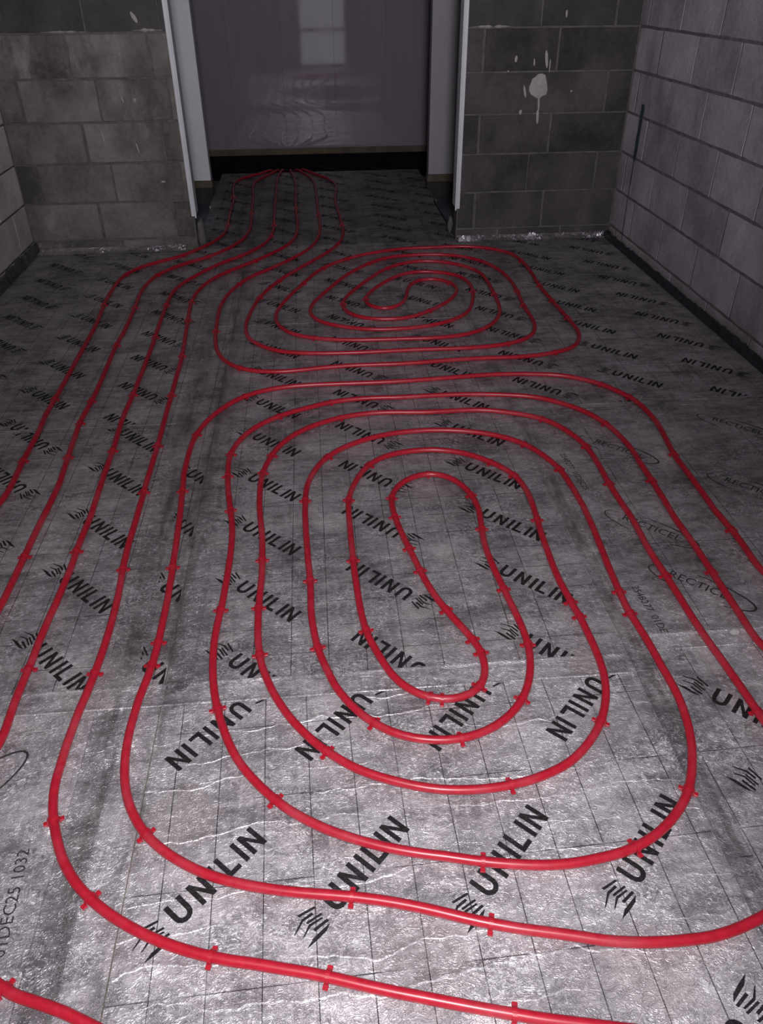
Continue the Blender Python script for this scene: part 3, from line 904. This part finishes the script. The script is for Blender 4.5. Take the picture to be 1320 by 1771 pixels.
# ------------------------------------------------------------------ pipes
PATH_A=[int(v) for v in '-202 7533 -197 7483 -192 7433 -187 7384 -182 7334 -176 7284 -171 7234 -165 7185 -160 7135 -155 7085 -150 7036 -146 6986 -142 6936 -140 6886 -138 6836 -137 6786 -136 6736 -135 6686 -135 6636 -134 6586 -134 6536 -134 6486 -133 6436 -133 6386 -133 6336 -133 6286 -133 6236 -132 6186 -132 6136 -132 6086 -132 6036 -131 5986 -130 5936 -128 5886 -127 5836 -125 5786 -122 5736 -120 5686 -119 5636 -117 5586 -117 5536 -117 5486 -117 5436 -119 5386 -123 5336 -128 5287 -136 5237 -145 5188 -157 5140 -172 5092 -191 5046 -213 5001 -237 4958 -263 4915 -289 4872 -317 4831 -345 4789 -374 4749 -405 4710 -437 4671 -468 4632 -499 4593 -528 4552 -556 4510 -581 4467 -603 4423 -621 4376 -637 4329 -649 4281 -659 4232 -667 4182 -672 4133 -675 4083 -675 4033 -673 3983 -670 3933 -667 3883 -664 3833 -661 3783 -658 3733 -655 3683 -652 3634 -649 3584 -645 3534 -642 3484 -639 3434 -636 3384 -634 3334 -632 3284 -632 3234 -631 3184 -631 3134 -630 3084 -629 3034 -628 2984 -627 2934 -627 2884 -627 2834 -626 2784 -625 2734 -624 2684 -623 2634 -622 2584 -621 2534 -621 2484 -621 2434 -621 2384 -621 2334 -621 2284 -620 2234 -619 2184 -619 2134 -618 2084 -618 2034 -618 1984 -618 1934 -616 1884 -614 1834 -610 1784 -606 1734 -603 1684 -601 1634 -600 1584 -600 1534 -601 1484 -603 1434 -606 1384 -610 1335 -615 1285 -618 1235 -620 1185 -620 1135 -619 1085 -611 1036 -596 988 -577 943 -553 899 -523 859 -487 824 -448 793 -406 766 -362 742 -317 722 -270 705 -222 691 -173 680 -125 668 -76 656 -28 642 20 627 68 613 116 600 164 587 213 574 261 562 310 550 359 540 408 530 457 520 506 512 556 506 605 501 655 498 705 496 755 495 805 495 855 497 905 503 953 514 1000 532 1043 557 1082 588 1116 624 1148 663 1175 704 1198 748 1217 795 1231 843 1240 892 1245 941 1245 991 1240 1041 1227 1089 1206 1134 1181 1177 1154 1219 1127 1261 1102 1304 1087 1351 1084 1401 1086 1450 1087 1500 1088 1550 1089 1600 1090 1650 1091 1700 1092 1750 1092 1800 1091 1850 1090 1900 1092 1950 1095 2000 1097 2050 1099 2100 1100 2150 1101 2200 1102 2250 1105 2300 1105 2350 1101 2400 1094 2449 1085 2498 1071 2546 1052 2592 1028 2636 997 2676 963 2711 925 2744 884 2772 839 2793 791 2807 742 2817 693 2826 643 2833 593 2837 544 2840 494 2841 444 2841 394 2840 344 2839 294 2839 244 2842 194 2843 144 2841 94 2835 45 2825 -2 2810 -48 2790 -93 2769 -138 2746 -180 2720 -219 2689 -254 2654 -285 2614 -309 2571 -328 2525 -341 2477 -349 2428 -350 2378 -348 2328 -345 2278 -340 2228 -334 2178 -327 2129 -320 2079 -313 2030 -308 1980 -305 1930 -304 1880 -304 1830 -305 1780 -306 1730 -308 1680 -310 1630 -314 1580 -317 1530 -318 1481 -316 1431 -312 1381 -305 1331 -295 1282 -282 1234 -266 1187 -247 1141 -223 1097 -194 1057 -161 1019 -125 984 -85 954 -43 928 2 906 48 887 96 871 144 858 193 847 241 835 290 825 339 817 389 812 439 812 489 817 538 825 585 840 630 863 670 892 706 926 736 966 759 1010 778 1056 792 1104 801 1153 806 1203 806 1253 804 1303 803 1353 801 1402 797 1452 793 1502 794 1552 796 1602 799 1652 802 1702 806 1752 810 1802 814 1851 817 1901 819 1951 821 2001 820 2051 819 2101 816 2151 812 2201 803 2250 787 2297 768 2343 744 2387 714 2427 677 2460 636 2487 591 2509 544 2526 495 2539 446 2547 396 2551 346 2551 297 2547 247 2539 199 2525 153 2507 109 2484 68 2456 30 2423 -2 2385 -28 2343 -48 2297 -63 2249 -73 2200 -78 2151 -79 2101 -80 2051 -79 2001 -78 1951 -76 1901 -74 1851 -72 1801 -69 1751 -67 1701 -66 1651 -66 1601 -64 1551 -59 1501 -52 1452 -41 1403 -26 1355 -10 1308 13 1264 41 1223 75 1187 115 1157 160 1137 209 1126 258 1124 307 1133 352 1152 393 1181 427 1217 453 1259 472 1305 484 1353 491 1403 491 1452 488 1502 483 1552 478 1602 473 1652 468 1701 465 1751 463 1801 464 1851 469 1901 474 1951 479 2000 478 2050 471 2099 456 2147 433 2191 399 2225 355 2242 308 2235 266 2210 233 2173 212 2129 204 2081 204 2031 208 1981 215 1931 223 1882 232 1833 241 1784 250 1734 260 1685 272 1637 287 1589 305 1543 325 1497 345 1451 361 1404 366 1355 358 1307 333 1267 291 1245 243 1243 197 1260 159 1291 131 1332 112 1378 96 1425 82 1473 74 1522 69 1572 66 1622 64 1672 62 1722 61 1772 61 1822 60 1872 60 1922 60 1972 60 2022 61 2072 66 2122 77 2170 93 2218 112 2264 136 2307 168 2345 208 2374 254 2393 302 2403 352 2407 401 2403 449 2390 494 2369 535 2340 571 2306 604 2268 631 2226 649 2180 658 2131 661 2081 660 2031 657 1982 653 1932 649 1882 646 1832 644 1782 642 1732 641 1682 642 1632 646 1582 650 1532 655 1483 657 1433 658 1383 657 1333 652 1283 641 1235 623 1188 599 1144 569 1105 534 1070 494 1040 449 1019 402 1004 353 995 303 991 253 992 203 998 155 1010 108 1027 62 1047 19 1072 -20 1103 -56 1137 -88 1176 -117 1217 -141 1260 -162 1305 -179 1352 -193 1400 -201 1450 -206 1499 -208 1549 -209 1599 -208 1649 -207 1699 -206 1749 -207 1799 -209 1849 -211 1899 -214 1949 -219 1999 -224 2049 -228 2098 -230 2148 -231 2198 -230 2248 -226 2298 -218 2347 -206 2396 -191 2443 -171 2489 -145 2532 -114 2571 -78 2605 -38 2635 5 2660 50 2681 98 2696 147 2706 196 2712 246 2712 296 2708 346 2703 396 2699 446 2698 496 2699 546 2700 595 2698 645 2690 692 2676 739 2657 784 2636 826 2610 862 2576 890 2535 912 2490 930 2444 943 2395 950 2346 952 2296 952 2246 951 2196 949 2146 949 2096 950 2046 951 1996 954 1946 954 1896 952 1847 949 1797 948 1747 949 1697 951 1647 952 1597 953 1547 953 1497 954 1447 956 1397 959 1347 963 1297 966 1247 969 1197 971 1147 975 1099 996 1056 1028 1018 1056 978 1067 931 1059 883 1040 837 1012 796 975 764 932 740 885 722 837 707 789 693 742 677 694 663 645 654 595 652 545 653 496 657 446 665 398 677 349 688 300 699 252 712 204 727 157 743 109 758 61 771 12 782 -37 791 -86 799 -135 809 -184 821 -232 836 -278 855 -321 879 -362 908 -399 942 -429 981 -453 1025 -469 1071 -479 1120 -484 1170 -485 1220 -483 1270 -479 1320 -472 1369 -467 1419 -464 1469 -463 1519 -463 1569 -463 1619 -463 1669 -465 1719 -466 1769 -469 1819 -471 1869 -473 1919 -476 1969 -478 2019 -481 2069 -484 2118 -488 2168 -491 2218 -495 2268 -499 2318 -500 2368 -500 2418 -499 2468 -497 2518 -493 2568 -484 2617 -472 2665 -456 2713 -436 2758 -412 2802 -385 2844 -353 2882 -316 2915 -274 2942 -229 2962 -181 2976 -132 2985 -82 2989 -32 2991 18 2991 68 2990 118 2989 168 2988 218 2987 268 2987 318 2988 368 2990 418 2993 468 2996 517 3000 567 3004 617 3008 667 3012 717 3014 767 3014 817 3011 867 3007 916 3000 965 2992 1013 2979 1059 2959 1101 2932 1140 2901 1174 2865 1202 2824 1227 2781 1249 2736 1262 2688 1268 2639 1272 2589 1273 2539 1270 2489 1264 2439 1257 2390 1250 2340 1244 2291 1242 2241 1241 2191 1241 2141 1240 2091 1239 2041 1237 1991 1235 1941 1237 1891 1239 1841 1240 1791 1238 1741 1235 1691 1235 1642 1246 1593 1265 1547 1288 1503 1311 1459 1334 1414 1355 1369 1372 1322 1386 1274 1397 1225 1407 1176 1414 1127 1420 1077 1423 1027 1424 977 1422 927 1417 877 1411 828 1403 778 1393 729 1381 681 1365 634 1345 588 1319 546 1286 508 1247 478 1204 453 1158 434 1110 418 1062 405 1013 393 964 383 915 374 866 367 816 363 766 360 716 359 666 360 616 361 566 363 516 366 466 369 416 373 366 377 317 382 267 388 217 394 168 402 119 410 70 419 21 429 -28 441 -76 454 -124 468 -171 485 -218 503 -264 523 -309 544 -354 566 -399 588 -444 610 -489 632 -535 650 -582 668 -624 694 -660 727 -693 765 -723 805 -750 847 -775 890 -796 936 -812 983 -817 1032 -810 1081 -795 1128 -780 1175 -772 1224 -773 1274 -775 1324 -775 1374 -774 1424 -773 1474 -774 1524 -773 1574 -772 1624 -769 1674 -768 1724 -767 1774 -766 1824 -767 1874 -769 1924 -769 1974 -768 2024 -767 2074 -768 2124 -770 2174 -772 2224 -774 2274 -776 2324 -777 2374 -778 2424 -779 2474 -780 2524 -782 2574 -785 2624 -787 2673 -790 2723 -791 2773 -791 2823 -790 2873 -789 2923 -788 2973 -788 3023 -788 3073 -788 3123 -788 3173 -788 3223 -788 3274 -789 3324 -789 3374 -790 3424 -790 3474 -791 3524 -793 3574 -794 3624 -796 3674 -797 3724 -798 3774 -799 3824 -800 3874 -801 3924 -802 3974 -802 4024 -801 4074 -801 4124 -799 4174 -796 4223 -789 4273 -777 4321 -762 4368 -743 4415 -723 4460 -701 4505 -678 4550 -655 4594 -630 4637 -605 4680 -578 4722 -548 4762 -516 4800 -484 4838 -454 4878 -427 4919 -402 4963 -378 5007 -356 5051 -337 5097 -322 5145 -310 5193 -300 5242 -293 5291 -287 5341 -284 5391 -282 5441 -281 5491 -281 5541 -281 5591 -282 5641 -282 5691 -283 5741 -285 5791 -286 5841 -287 5891 -287 5941 -288 5991 -288 6041 -289 6091 -289 6141 -290 6191 -290 6241 -290 6291 -290 6341 -291 6391 -291 6441 -291 6491 -292 6541 -292 6591 -293 6641 -294 6691 -294 6741 -295 6791 -295 6841 -296 6891 -296 6941 -296 6991 -295 7041 -293 7091 -291 7141 -288 7191 -283 7241 -277 7290 -270 7340 -262 7389 -255 7439 -247 7488 -239 7537 -239 7537'.split()]
CLIPS_A=[(-0.802,4.034,1.57),(-0.793,3.594,1.6),(-0.788,2.973,1.56),(-0.675,4.063,-1.57),(-0.662,3.803,-1.51),(-0.635,3.354,-1.53),(-0.628,2.954,-1.56),(-0.78,2.514,1.6),(-0.769,1.914,1.62),(-0.621,2.534,-1.56),(-0.62,2.224,-1.56),(-0.612,1.814,-1.5),(-0.486,2.607,1.38),(-0.491,2.218,1.65),(-0.468,1.809,1.62),(-0.346,2.447,-1.7),(-0.346,2.298,-1.49),(-0.321,2.089,-1.42),(-0.773,1.434,1.56),(-0.605,1.404,-1.63),(-0.463,1.499,1.55),(-0.467,1.419,1.48),(-0.312,1.61,-1.63),(-0.29,1.263,-1.31),(-0.6,0.998,-1.22),(-0.405,0.949,2.29),(-0.487,0.824,-0.73),(-0.251,0.699,-0.28),(-0.599,0.677,2.62),(0.002,0.784,2.95),(0.252,0.712,2.86),(0.261,0.831,-0.22),(-0.047,0.648,-0.28),(0.261,0.562,-0.24),(-0.147,1.004,-0.78),(-0.035,1.116,2.39),(0.075,1.187,-0.73),(0.268,1.125,0.11),(0.214,1.251,2.75),(0.243,1.243,2.98),(0.352,1.433,-1.23),(0.365,1.385,-1.43),(0.339,1.274,-2.29),(0.491,1.403,1.5),(0.433,1.225,0.96),(0.599,1.144,-2.15),(0.353,0.995,-3.01),(0.725,0.949,0.93),(0.567,0.833,0.32),(0.654,1.942,-1.66),(0.648,1.552,-1.47),(0.654,1.493,-1.49),(0.47,1.911,1.47),(0.476,1.622,1.67),(0.471,2.099,1.79),(0.207,2.11,-1.76),(0.206,2.001,-1.48),(0.232,1.833,-1.39),(0.252,1.725,-1.39),(0.301,1.552,-1.19),(0.795,1.582,1.52),(0.794,1.492,1.62),(0.951,1.637,-1.54),(1.089,1.64,1.55),(1.239,1.831,-1.54),(-0.208,1.819,1.6),(-0.209,1.609,1.56),(-0.198,1.43,1.73),(-0.067,1.711,-1.54),(-0.05,1.442,-1.37),(0.061,1.792,1.59),(0.078,1.493,1.76),(-0.197,2.425,1.24),(-0.225,2.308,1.44),(0.004,2.393,-2.23),(-0.079,2.121,-1.6),(0.148,2.323,0.89),(0.064,2.112,1.43),(-0.324,2.909,0.68),(-0.18,2.72,-2.53),(0.026,2.82,-2.84),(0.06,2.684,0.34),(1.167,2.872,-0.86),(1.245,2.745,-1.17),(1.074,2.537,1.89),(0.841,2.597,-0.73),(0.947,2.376,-1.41),(0.949,2.126,-1.58),(0.727,2.412,2.24),(0.807,2.231,1.77),(1.099,2.13,1.55),(0.578,2.299,-0.83),(0.639,2.208,-1.17),(1.244,2.291,-1.66),(0.971,1.137,-1.53),(0.345,2.242,3.14),(-0.281,5.571,1.57),(-0.132,6.026,-1.56),(-0.293,5.291,1.44),(-0.471,4.853,0.92),(-0.522,4.56,-2.19),(-0.374,4.749,-2.22)]
PATH_B=[int(v) for v in '-165 7528 -150 7481 -134 7433 -117 7386 -100 7339 -82 7292 -65 7246 -49 7198 -34 7151 -21 7102 -10 7054 -1 7005 7 6955 13 6906 18 6856 21 6806 23 6756 24 6706 25 6656 25 6606 25 6556 26 6506 26 6456 27 6406 27 6356 28 6306 29 6256 29 6206 30 6156 30 6106 31 6056 31 6006 32 5956 32 5905 33 5855 34 5805 34 5755 36 5705 37 5655 38 5605 38 5555 38 5505 38 5455 36 5405 33 5355 29 5306 24 5256 17 5206 9 5157 -2 5108 -14 5060 -29 5012 -47 4966 -67 4920 -90 4875 -114 4832 -140 4789 -166 4746 -194 4705 -222 4663 -251 4623 -281 4583 -312 4544 -343 4505 -372 4464 -398 4421 -420 4377 -440 4331 -456 4284 -471 4236 -484 4188 -495 4139 -503 4090 -509 4040 -514 3990 -516 3940 -516 3890 -515 3840 -514 3790 -512 3740 -510 3690 -508 3640 -505 3590 -501 3540 -496 3491 -489 3441 -478 3392 -464 3345 -445 3299 -420 3256 -389 3217 -351 3185 -308 3162 -260 3147 -211 3139 -162 3138 -112 3142 -62 3149 -13 3157 37 3163 86 3167 136 3170 186 3170 236 3169 286 3168 336 3167 386 3169 436 3171 486 3175 536 3179 586 3183 636 3186 686 3189 736 3189 786 3188 836 3186 886 3187 936 3191 985 3198 1034 3209 1081 3225 1126 3246 1165 3275 1196 3313 1218 3357 1234 3404 1243 3453 1247 3503 1247 3553 1245 3603 1243 3653 1241 3703 1239 3753 1237 3803 1235 3853 1233 3903 1231 3953 1229 4003 1228 4053 1228 4103 1229 4153 1231 4203 1234 4253 1237 4303 1239 4353 1240 4403 1240 4453 1239 4503 1236 4553 1232 4602 1225 4652 1214 4700 1195 4745 1168 4785 1134 4821 1095 4850 1052 4875 1006 4894 958 4907 910 4915 860 4917 810 4916 760 4914 710 4913 660 4913 610 4911 561 4906 512 4897 464 4883 417 4867 371 4848 326 4826 283 4801 241 4774 201 4744 164 4711 127 4677 94 4640 62 4601 34 4560 9 4517 -13 4472 -32 4426 -51 4380 -69 4333 -87 4286 -105 4240 -123 4193 -140 4146 -156 4099 -172 4051 -187 4003 -200 3955 -210 3906 -218 3857 -221 3807 -219 3758 -209 3709 -194 3662 -172 3618 -143 3577 -107 3544 -65 3518 -19 3498 28 3482 76 3470 125 3462 175 3456 225 3453 275 3451 325 3450 375 3450 425 3448 475 3446 525 3445 575 3448 624 3454 673 3465 719 3483 762 3508 801 3539 835 3574 865 3614 889 3658 908 3704 923 3751 933 3800 940 3850 944 3899 947 3949 949 3999 951 4049 953 4099 954 4149 955 4199 955 4249 954 4299 949 4349 938 4397 920 4443 895 4485 865 4524 830 4559 790 4589 747 4612 701 4629 653 4636 604 4634 557 4622 512 4602 471 4575 434 4542 400 4505 370 4466 343 4424 317 4381 292 4338 268 4294 243 4250 220 4206 197 4162 176 4116 156 4070 140 4023 130 3975 126 3926 132 3877 147 3830 172 3789 207 3755 249 3731 296 3717 345 3712 395 3712 443 3722 487 3743 527 3772 565 3804 602 3838 636 3875 667 3913 696 3954 722 3997 742 4042 756 4089 761 4138 755 4186 738 4230 709 4268 671 4293 627 4300 584 4288 547 4259 520 4219 501 4174 489 4126 480 4077 471 4028 457 3980 438 3935 410 3896 373 3870 331 3866 292 3887 265 3924 252 3970 252 4018 263 4066 281 4112 303 4157 328 4200 355 4242 383 4284 413 4323 446 4361 482 4394 523 4420 569 4435 616 4438 665 4430 711 4414 754 4391 790 4359 817 4319 835 4274 845 4225 849 4176 847 4126 843 4076 836 4027 826 3978 815 3929 802 3881 787 3833 768 3787 743 3745 711 3707 674 3674 633 3645 589 3622 543 3604 494 3591 445 3582 396 3577 346 3576 296 3578 247 3584 199 3597 152 3615 107 3636 64 3661 26 3692 -6 3729 -29 3773 -42 3820 -46 3869 -41 3918 -31 3967 -16 4014 2 4061 21 4108 41 4154 61 4199 82 4245 102 4290 124 4336 146 4380 170 4424 195 4467 223 4509 252 4550 283 4589 315 4627 350 4663 387 4695 428 4722 473 4742 521 4755 570 4763 619 4767 669 4767 719 4764 768 4756 815 4742 860 4722 902 4696 939 4664 972 4627 1000 4586 1023 4542 1042 4496 1057 4449 1068 4400 1077 4351 1083 4301 1087 4251 1088 4201 1088 4151 1086 4101 1084 4051 1080 4002 1076 3952 1071 3902 1067 3852 1065 3802 1065 3752 1066 3702 1065 3652 1062 3602 1055 3553 1043 3505 1024 3459 996 3419 960 3385 918 3360 872 3340 824 3327 775 3318 725 3313 675 3310 625 3310 575 3311 526 3313 475 3314 425 3314 375 3313 325 3312 275 3311 225 3310 175 3309 125 3310 75 3312 25 3315 -24 3320 -74 3327 -123 3337 -170 3352 -213 3375 -252 3406 -286 3442 -315 3482 -338 3526 -353 3574 -361 3623 -365 3672 -365 3722 -363 3772 -358 3822 -352 3872 -346 3921 -339 3971 -331 4020 -321 4069 -309 4118 -294 4166 -279 4213 -261 4260 -243 4306 -223 4352 -202 4398 -179 4442 -155 4486 -131 4530 -106 4573 -81 4617 -56 4660 -30 4703 -5 4746 21 4789 45 4832 68 4877 90 4922 111 4967 129 5014 145 5061 158 5109 169 5158 178 5207 184 5257 189 5306 192 5356 193 5406 193 5456 192 5506 191 5556 189 5606 188 5656 186 5706 184 5756 182 5806 180 5856 178 5906 176 5956 174 6006 172 6056 171 6106 170 6156 170 6206 171 6256 173 6306 176 6356 179 6406 182 6456 185 6506 188 6556 190 6606 192 6656 192 6706 190 6756 186 6805 179 6855 169 6903 155 6951 138 6998 118 7043 95 7088 71 7132 48 7176 25 7221 3 7266 -19 7311 -41 7356 -63 7400 -86 7445 -110 7489 -129 7524'.split()]
CLIPS_B=[(-0.443,4.321,-1.93),(-0.508,3.64,-1.52),(-0.219,4.361,1.14),(-0.314,4.098,1.32),(0.142,5.051,1.27),(-0.359,3.191,-0.64),(-0.08,4.305,-1.94),(-0.029,3.502,-0.38),(0.033,5.815,-1.56),(0.192,5.516,1.59),(0.034,4.56,-2.13),(0.186,4.731,-2.44),(0.308,4.62,0.85),(0.413,4.52,-2.3),(0.252,4.018,1.45),(0.411,4.712,0.56),(1.228,4.123,1.55),(1.233,3.883,1.61),(1.084,4.051,-1.63),(1.066,3.832,-1.61),(0.95,4.019,1.53),(1.244,3.633,1.61),(0.843,4.076,-1.69),(1.062,3.218,0.33),(0.872,3.34,-2.81),(0.742,4.222,2.02),(0.565,3.804,0.73),(0.128,3.955,-1.66),(1.078,4.861,2.61),(1.234,4.572,1.65)]
PATH_C=[int(v) for v in '-317 7547 -337 7501 -357 7455 -378 7410 -402 7366 -427 7323 -455 7282 -486 7243 -518 7205 -550 7166 -580 7127 -605 7084 -625 7040 -639 6992 -647 6944 -650 6894 -651 6844 -650 6794 -649 6744 -646 6694 -643 6644 -639 6594 -634 6545 -629 6495 -624 6445 -620 6395 -617 6345 -615 6295 -613 6245 -613 6195 -612 6145 -613 6095 -613 6045 -613 5995 -613 5945 -612 5895 -611 5845 -609 5795 -607 5745 -606 5695 -604 5645 -603 5595 -603 5545 -604 5495 -606 5445 -611 5396 -619 5346 -631 5298 -645 5250 -662 5203 -681 5157 -703 5112 -728 5069 -753 5026 -779 4983 -806 4942 -837 4903 -872 4867 -909 4834 -947 4801 -984 4768 -1018 4732 -1049 4693 -1075 4651 -1096 4606 -1113 4559 -1123 4511 -1130 4461 -1133 4411 -1136 4362 -1137 4312 -1138 4261 -1137 4211 -1136 4161 -1134 4111 -1131 4062 -1128 4012 -1125 3962 -1121 3912 -1117 3862 -1114 3812 -1112 3762 -1111 3712 -1110 3662 -1109 3612 -1109 3562 -1108 3512 -1108 3462 -1107 3412 -1106 3362 -1106 3312 -1105 3262 -1105 3212 -1104 3162 -1103 3112 -1103 3062 -1102 3012 -1102 2961 -1102 2911 -1102 2861 -1101 2811 -1097 2762 -1093 2712 -1091 2662 -1090 2612 -1089 2562 -1088 2512 -1087 2462 -1084 2412 -1081 2362 -1079 2312 -1079 2262 -1083 2212 -1092 2163 -1104 2114 -1119 2067 -1135 2019 -1151 1972 -1167 1924 -1182 1877 -1194 1828 -1203 1779 -1211 1730 -1218 1680 -1224 1630 -1230 1581 -1234 1531 -1238 1481 -1241 1431 -1244 1381 -1246 1331 -1248 1281 -1249 1231 -1250 1181 -1251 1131 -1252 1081 -1253 1031 -1254 981 -1254 931 -1253 881 -1252 831 -1249 781 -1245 731 -1238 681 -1228 633 -1214 585 -1195 538 -1172 494 -1144 454 -1106 431 -1068 446 -1039 485 -1016 530 -998 576 -985 624 -976 674 -972 723 -971 773 -970 823 -971 874 -972 924 -973 974 -972 1024 -971 1074 -968 1124 -965 1173 -960 1223 -956 1273 -951 1323 -947 1373 -942 1423 -937 1472 -932 1522 -928 1572 -924 1622 -920 1672 -918 1722 -918 1772 -918 1822 -918 1872 -918 1922 -919 1972 -919 2022 -919 2072 -918 2122 -917 2172 -917 2222 -917 2272 -919 2322 -923 2372 -927 2422 -931 2472 -935 2522 -939 2571 -942 2621 -946 2671 -949 2721 -950 2771 -950 2821 -948 2871 -947 2921 -947 2971 -947 3021 -948 3071 -949 3121 -950 3171 -952 3221 -953 3271 -955 3321 -957 3371 -958 3421 -959 3471 -959 3521 -958 3571 -957 3621 -956 3672 -956 3722 -957 3772 -957 3822 -958 3872 -960 3922 -961 3972 -962 4022 -964 4072 -967 4122 -969 4172 -971 4222 -970 4272 -967 4321 -963 4371 -956 4421 -946 4470 -933 4518 -914 4564 -891 4608 -864 4650 -835 4690 -803 4728 -769 4765 -734 4800 -697 4834 -663 4870 -633 4909 -606 4951 -581 4994 -556 5037 -533 5081 -513 5127 -496 5174 -481 5221 -469 5270 -460 5319 -453 5368 -448 5418 -445 5468 -443 5518 -442 5568 -443 5618 -445 5668 -447 5718 -449 5768 -451 5818 -453 5868 -455 5918 -456 5968 -457 6018 -459 6068 -460 6118 -461 6168 -462 6218 -463 6268 -465 6318 -466 6368 -469 6418 -472 6468 -475 6518 -479 6568 -482 6618 -485 6668 -487 6718 -488 6768 -487 6818 -484 6867 -478 6917 -470 6966 -458 7015 -444 7062 -426 7109 -407 7155 -386 7200 -366 7246 -347 7292 -330 7339 -314 7387 -300 7435 -288 7483 -277 7532 -275 7542'.split()]
CLIPS_C=[(-1.11,4.569,-1.87),(-1.132,4.071,-1.52),(-1.102,2.961,-1.57),(-0.962,4.012,1.6),(-0.959,3.511,1.56),(-0.947,2.931,1.56),(-0.926,4.536,1.2),(-1.087,2.472,-1.54),(-0.949,2.741,1.61),(-0.932,2.482,1.65),(-0.918,1.902,1.58),(-0.454,5.908,1.6),(-0.624,6.445,-1.48),(-0.603,5.605,-1.56),(-0.67,4.862,0.84),(-0.824,4.918,-2.25)]

R_PIPE = 0.0100
Z_PIPE = 0.0112

def catmull(pts, step):
    out = []
    P = [pts[0]] + pts + [pts[-1]]
    for i in range(1, len(P) - 2):
        a, b, c, d = P[i - 1:i + 3]
        n = max(1, round((c - b).length / step))
        for k in range(n):
            t = k / n
            out.append(0.5 * ((2 * b) + (c - a) * t + (2 * a - 5 * b + 4 * c - d) * t * t + (3 * b - a - 3 * c + d) * t ** 3))
    out.append(pts[-1])
    return out

def tube(name, path, r, mat, sides=12):
    flat = [Vector((path[i] / 1000, path[i + 1] / 1000, Z_PIPE - 2.2 * max(0.0, path[i + 1] / 1000 - 7.385) ** 2)) for i in range(0, len(path), 2)]
    pts = catmull(flat, 0.02)
    verts, faces = [], []
    n = len(pts)
    for i, p in enumerate(pts):
        t = (pts[min(i + 1, n - 1)] - pts[max(i - 1, 0)]).normalized()
        s = Vector((-t.y, t.x, 0)).normalized()
        for k in range(sides):
            a = 2 * math.pi * k / sides
            verts.append(p + s * (r * math.cos(a)) + Vector((0, 0, r * math.sin(a))))
    for i in range(n - 1):
        for k in range(sides):
            k2 = (k + 1) % sides
            faces.append((i * sides + k, (i + 1) * sides + k, (i + 1) * sides + k2, i * sides + k2))
    faces.append(tuple(range(sides)))
    faces.append(tuple((n - 1) * sides + k for k in reversed(range(sides))))
    me = bpy.data.meshes.new(name)
    me.from_pydata(verts, [], faces)
    for p in me.polygons:
        p.use_smooth = True
    me.update()
    bm = bmesh.new(); bm.from_mesh(me)
    bmesh.ops.recalc_face_normals(bm, faces=bm.faces)
    bm.to_mesh(me); bm.free()
    return link(name, me, None, mat)

def clip_mesh():
    """staple clip: strap arched over the pipe, two barbed ears standing out at its feet"""
    bm = bmesh.new()
    W = 0.0040
    r0, r1 = R_PIPE + .0002, R_PIPE + .0024
    prev = None
    n = 10
    prof = []
    for i in range(n + 1):
        a = math.pi * i / n
        prof.append(((r0 * math.cos(a), r0 * math.sin(a) + Z_PIPE), (r1 * math.cos(a), r1 * math.sin(a) + Z_PIPE)))
    prof = [((r0, .0015), (r1, .0015))] + prof + [((-r0, .0015), (-r1, .0015))]
    prev = None
    for (i0, o0) in prof:
        cur = [bm.verts.new((-W, i0[0], i0[1])), bm.verts.new((-W, o0[0], o0[1])), bm.verts.new((W, o0[0], o0[1])), bm.verts.new((W, i0[0], i0[1]))]
        if prev:
            for k in range(4):
                bm.faces.new((prev[k], cur[k], cur[(k + 1) % 4], prev[(k + 1) % 4]))
        else:
            bm.faces.new(cur)
        prev = cur
    bm.faces.new(prev[::-1])
    for sg in (-1, 1):
        a, b = sorted((sg * (r1 - .0006), sg * (r1 + .0082)))
        add_box(bm, -W * 1.25, W * 1.25, a, b, .0055, .0098, bevel=.0008)
        a, b = sorted((sg * (r1 - .0006), sg * (r1 + .0030)))
        add_box(bm, -W * .7, W * .7, a, b, .0012, .0056, bevel=.0006)
    bmesh.ops.recalc_face_normals(bm, faces=bm.faces)
    me = bpy.data.meshes.new('pipe_clip')
    bm.to_mesh(me)
    bm.free()
    me.materials.append(CLIP)
    return me
CLIP_ME = clip_mesh()

def pipe(path, clips, label):
    o = bpy.data.objects.new('heating_pipe', None)
    COL.objects.link(o)
    o.location = (path[0] / 1000, path[1] / 1000, 0)
    tb = tube('tube', path, R_PIPE, PIPE)
    tb.parent = o
    tb.location = -o.location
    thing(o, label, 'pipe', 'red underfloor heating pipes')
    for x, y, a in clips:
        c = link('pipe_clip', CLIP_ME, o)
        c.location = (x - o.location.x, y - o.location.y, 0)
        c.rotation_euler = (0, 0, a)
    return o
pipe(PATH_A, CLIPS_A, 'red plastic heating pipe coiled in the large loop nearest the camera, clipped to foil boards')
pipe(PATH_B, CLIPS_B, 'red plastic heating pipe coiled in the smaller oval spiral in front of the doorway')
pipe(PATH_C, CLIPS_C, 'red plastic heating pipe laid as the two outermost lines leading from doorway past brownish blocks')
